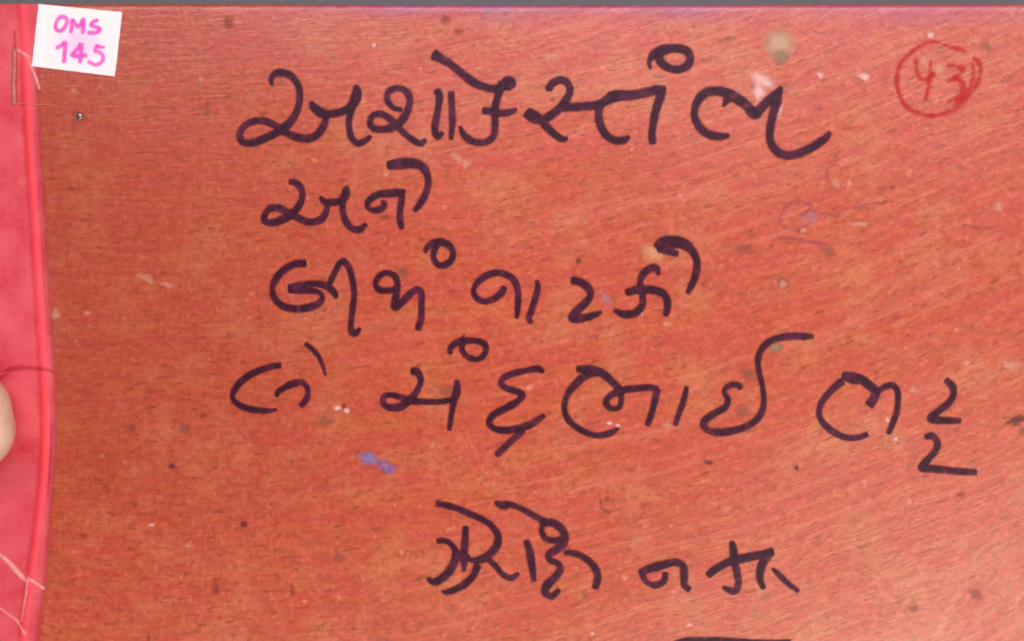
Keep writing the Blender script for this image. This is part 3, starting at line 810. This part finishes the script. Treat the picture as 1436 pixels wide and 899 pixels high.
# ------------------------------------------------------------------ wear and marks on the cover
marks = [
    # name, x, y, rx, ry, angle, material
    ("paint_chip", 1070, 113, 20, 13, 25, M_CHIP), ("paint_chip", 1064, 130, 11, 12, 60, M_CHIP), ("paint_chip", 1092, 155, 7, 14, 20, M_CHIP),
    ("stain_or_glow", 1093, 62, 26, 25, 0, M_GREEN), ("stain_or_glow", 1095, 80, 13, 12, 0, M_GREEN2),
    ("ink_smudge", 517, 643, 17, 10, 25, M_BLUE), ("ink_smudge", 541, 656, 16, 9, 32, M_VIO),
    ("ink_smudge", 849, 420, 14, 8, 40, M_PALEVIO),
    ("scuff", 641, 221, 11, 6, 30, M_SCUFF), ("scuff", 653, 230, 7, 8, 50, M_SCUFF),
    ("scuff", 772, 79, 14, 7, 20, M_SCUFF), ("scuff", 1298, 88, 13, 12, 0, M_SCUFF), ("scuff", 1317, 98, 9, 16, 0, M_SCUFF),
    ("stain_or_glow", 916, 355, 22, 16, 10, M_TANST), ("stain_or_glow", 1088, 488, 12, 8, 0, M_GREEN2), ("stain_or_glow", 628, 548, 16, 9, -10, M_GREY),
    ("stain_or_glow", 1050, 525, 14, 11, 0, M_GREY), ("stain_or_glow", 1042, 576, 12, 9, 0, M_GREY), ("stain_or_glow", 565, 382, 12, 9, 30, M_GREY),
    ("dirt_spot", 321, 33, 9, 10, 0, M_DARK), ("dirt_spot", 625, 26, 9, 7, 0, M_DARK), ("dirt_spot", 643, 43, 8, 7, 0, M_DARK),
    ("dirt_spot", 112, 164, 12, 10, 20, M_GREY), ("dirt_spot", 342, 735, 6, 6, 0, M_DEEP), ("dirt_spot", 811, 366, 5, 5, 0, M_DEEP),
    ("dirt_spot", 482, 570, 4, 5, 0, M_DEEP), ("dirt_spot", 242, 654, 6, 5, 0, M_DEEP), ("dirt_spot", 285, 582, 6, 6, 0, M_DARK),
    ("dirt_spot", 291, 155, 5, 15, 10, M_GREY), ("dirt_spot", 258, 602, 12, 6, 0, M_GREY), ("dirt_spot", 1427, 589, 18, 7, -15, M_DEEP),
    ("dirt_spot", 1434, 605, 8, 7, 0, M_GREY), ("dirt_spot", 1348, 693, 8, 6, 0, M_DARK), ("dirt_spot", 1370, 834, 12, 10, 40, M_GREY),
    ("dirt_spot", 1117, 656, 5, 4, 0, M_DEEP), ("dirt_spot", 475, 781, 9, 9, 0, M_GREY), ("dirt_spot", 303, 826, 7, 11, 0, M_DARK),
    ("dirt_spot", 410, 829, 4, 11, 0, M_DARK), ("dirt_spot", 1283, 853, 12, 7, 0, M_GREY), ("dirt_spot", 822, 836, 8, 8, 0, M_GREY),
    ("dirt_spot", 1042, 350, 16, 8, 0, M_GREY), ("dirt_spot", 1096, 395, 12, 10, 0, M_GREY), ("dirt_spot", 1160, 352, 14, 8, 30, M_GREY),
    ("dirt_spot", 455, 590, 12, 10, 0, M_GREY), ("dirt_spot", 119, 752, 7, 4, 0, M_DARK), ("dirt_spot", 186, 600, 10, 5, 0, M_DARK),
    ("dirt_spot", 1382, 65, 10, 8, 0, M_GREY), ("dirt_spot", 1020, 55, 20, 5, -10, M_GREY), ("dirt_spot", 850, 700, 6, 4, -30, M_DARK),
    ("dirt_spot", 994, 649, 7, 4.5, -10, M_DEEP), ("dirt_spot", 775, 140, 5, 4, 0, M_DARK), ("dirt_spot", 1252, 262, 5, 4, 0, M_DARK), ("dirt_spot", 843, 706, 4, 12, -8, M_DARK),
    ("dirt_spot", 849, 716, 9, 3, 35, M_DARK), ("dirt_spot", 540, 305, 12, 4, 0, M_DARK),
    ("scuff", 79, 440, 8, 9, 10, M_SCUFF), ("scuff", 122, 439, 6, 5, 0, M_SCUFF), ("scuff", 473, 572, 5, 5, 0, M_CHIP), ("scuff", 486, 576, 6, 4, 10, M_CHIP),
    ("scuff", 1280, 545, 8, 6, 0, M_SCUFF), ("scuff", 934, 454, 8, 5, 0, M_SCUFF), ("scuff", 1098, 398, 6, 5, 0, M_SCUFF), ("scuff", 1364, 775, 6, 6, 0, M_SCUFF),
    ("scuff", 1256, 615, 4, 4, 0, M_CHIP), ("scuff", 1244, 590, 4, 5, 0, M_CHIP), ("scuff", 1305, 50, 7, 5, 0, M_CHIP), ("scuff", 1365, 58, 10, 5, 0, M_SCUFF),
    ("scuff", 1150, 105, 8, 5, 30, M_CHIP), ("scuff", 1210, 108, 10, 6, 30, M_CHIP), ("scuff", 1260, 786, 10, 4, 45, M_SCUFF), ("scuff", 831, 888, 4, 3, 0, M_CHIP),
    ("scuff", 967, 876, 5, 2.5, -10, M_CHIP), ("scuff", 213, 736, 5, 3, 0, M_CHIP), ("scuff", 263, 765, 8, 3, 0, M_SCUFF), ("scuff", 205, 390, 14, 7, 20, M_SCUFF),
    ("scuff", 237, 400, 12, 5, 20, M_SCUFF), ("scuff", 817, 525, 4, 3, 0, M_CHIP), ("scuff", 855, 594, 5, 3, 0, M_CHIP), ("scuff", 866, 597, 4, 3, 0, M_CHIP),
    ("scuff", 935, 597, 8, 6, 0, M_SCUFF), ("scuff", 899, 439, 3.5, 3, 0, M_CHIP), ("scuff", 1417, 512, 16, 9, 20, M_SCUFF), ("scuff", 1400, 290, 10, 8, 0, M_SCUFF),
    ("scuff", 860, 62, 12, 5, 30, M_SCUFF), ("scuff", 105, 128, 7, 5, 0, M_SCUFF), ("scuff", 282, 112, 6, 6, 0, M_SCUFF), ("scuff", 525, 64, 4, 4, 0, M_CHIP),
    ("scuff", 1135, 305, 14, 9, -10, M_PALEVIO), ("scuff", 1170, 256, 9, 7, 60, M_SCUFF), ("scuff", 1205, 314, 22, 3, 0, M_SCUFF),
]
for i, (nm, x, y, rx, ry, an, mt) in enumerate(marks):
    patch(nm, x, y, rx * 1.25, ry * 1.25, an, mt, book, z=0.09 + 0.004 * i, seed=i, rag=0.06 if nm == "stain_or_glow" else 0.25)

# little metal tack pushed through the board
bm = bmesh.new()
bmesh.ops.create_uvsphere(bm, u_segments=20, v_segments=10, radius=1.0)
for q in bm.verts:
    q.co = Vector((wx(112.5) + q.co.x * 4.6 * P, wy(163.5) + q.co.y * 6.0 * P, TOP + (surf(112, 163) + q.co.z * 2.6) * P))
me = bpy.data.meshes.new("tack"); bm.to_mesh(me); bm.free()
link("tack", me, M_METAL, book)

# long pale scratch in the far right part
for s_ in ([(785, 20, 1.8), (770, 24, 2), (752, 34, 1.5)], [(905, 14, 1.6), (935, 28, 2.2), (968, 41, 1.8), (992, 46, 1.4)]):
    k = Ink(surf, 0.2, 1.0, 0.25, 33)
    k.stroke(s_)
    k.build("scratch", M_SCRATCH, book)

# ------------------------------------------------------------------ the holding hand
def build_person():
    root = bpy.data.objects.new("person", None)
    COL.objects.link(root)
    root.location = (wx(-560), wy(500), 0)
    root['label'] = "bare hand reaching in from the left, thumb tip pressing the red spine"
    root['category'] = "person"
    def w(px, py, pz): return Vector((wx(px), wy(py), TOP + pz * P))
    bm = bmesh.new()
    def capsule(a, ra, b, rb):
        a, b = w(*a), w(*b); ra *= P; rb *= P
        d = b - a; L = d.length
        q = Vector((0, 0, 1)).rotation_difference(d.normalized()) if L > 1e-9 else None
        seg, rows = 20, 8
        prof = [(-math.cos(t) * ra, math.sin(t) * ra) for t in [math.pi / 2 * i / rows for i in range(rows + 1)]] + \
               [(L + math.sin(t) * rb, math.cos(t) * rb) for t in [math.pi / 2 * i / rows for i in range(rows + 1)]]
        rings = []
        for z, r in prof:
            ring = []
            for k in range(seg):
                t = 2 * math.pi * k / seg
                p = Vector((r * math.cos(t), r * math.sin(t), z))
                if q: p = q @ p
                ring.append(bm.verts.new(a + p))
            rings.append(ring)
        for r0, r1 in zip(rings, rings[1:]):
            for k in range(seg):
                j = (k + 1) % seg
                bm.faces.new((r0[k], r0[j], r1[j], r1[k]))
        bm.faces.new(rings[0][::-1]); bm.faces.new(rings[-1])
    def chain(pts):
        for p, q in zip(pts, pts[1:]): capsule(p[:3], p[3], q[:3], q[3])
    # thumb: tip on the tape, two joints, root in the palm's near side
    chain([(-25, 574, 58, 60), (-60, 586, 66, 66), (-180, 592, 92, 70), (-300, 590, 96, 76), (-450, 560, 50, 84), (-600, 480, 10, 100)])
    chain([(-20, 598, 58, 60), (-80, 599, 64, 66), (-190, 594, 90, 70)])
    # fingers curled against the taped spine, tips on the table
    for y, kn, r in ((455, 455, 58), (330, 350, 60), (208, 240, 57), (100, 145, 48)):
        off = {455: 0, 330: 0, 208: 0, 100: 20}[y]
        chain([(-146 - off, y, -93 + r * 0.92, r * 0.86), (-235 - off, y + 4, 10, r), (-400 - off, (y + kn) / 2, 62, r * 1.08), (-610, kn, 46, r * 1.28)])
    # palm and wrist
    for kn in (440, 350, 250, 165):
        capsule((-610, kn, 44), 78, (-960, 330 + (kn - 320) * 0.35, -4), 84)
    capsule((-600, 480, 10), 92, (-960, 370, -6), 86)
    capsule((-940, 335, -4), 88, (-1150, 330, 4), 94)
    capsule((-940, 300, -4), 84, (-1150, 290, 4), 92)
    capsule((-1150, 330, 4), 94, (-1900, 400, 40), 128)
    capsule((-1150, 290, 4), 92, (-1900, 340, 40), 128)
    me = bpy.data.meshes.new("hand"); bm.to_mesh(me); bm.free()
    o = link("hand", me, M_SKIN, None)
    r = o.modifiers.new("r", 'REMESH'); r.mode = 'VOXEL'; r.voxel_size = 0.0009; r.use_smooth_shade = True
    s = o.modifiers.new("s", 'SMOOTH'); s.factor = 0.5; s.iterations = 7
    dg = bpy.context.evaluated_depsgraph_get()
    me2 = bpy.data.meshes.new_from_object(o.evaluated_get(dg))
    o.modifiers.clear(); o.data = me2
    for p in me2.polygons: p.use_smooth = True
    # press the thumb pad flat on the tape, the fingertips flat on the table
    for q in me2.vertices:
        px, py = q.co.x / P + W / 2, H / 2 - q.co.y / P
        if px > -76:
            zmin = TOP + (max(surf(px, py), warp(px, py) + 2.0) + 0.4) * P
            if q.co.z < zmin: q.co.z = zmin
        elif q.co.z < 0.0002: q.co.z = 0.0002
        if -150 < px < -76 and q.co.z < TOP + 4 * P and py > 520: q.co.z = TOP + 4 * P
    o.parent = root
    o.matrix_parent_inverse = root.matrix_basis.inverted()
    # thumb nail on the upper side, back from the tip
    v, f = [], []
    n = 10
    dg.update()
    for j in range(n + 1):
        for i in range(n + 1):
            a, b = i / n * 2 - 1, j / n * 2 - 1
            px = -70 + 44 * a * (1 - 0.10 * b * b); py = 591 + 38 * b * (1 - 0.14 * max(0, -a))
            hit, loc, nor, _ = o.ray_cast(Vector((wx(px), wy(py), 0.2)), Vector((0, 0, -1)))
            z = loc.z if hit else TOP
            v.append((wx(px), wy(py), z + (1.6 - 1.2 * max(abs(a), abs(b)) ** 4) * P))
    for j in range(n):
        for i in range(n):
            a = j * (n + 1) + i
            f.append((a, a + n + 1, a + n + 2, a + 1))
    nl = from_data("thumb_nail", v, f, M_NAIL, o)
build_person()
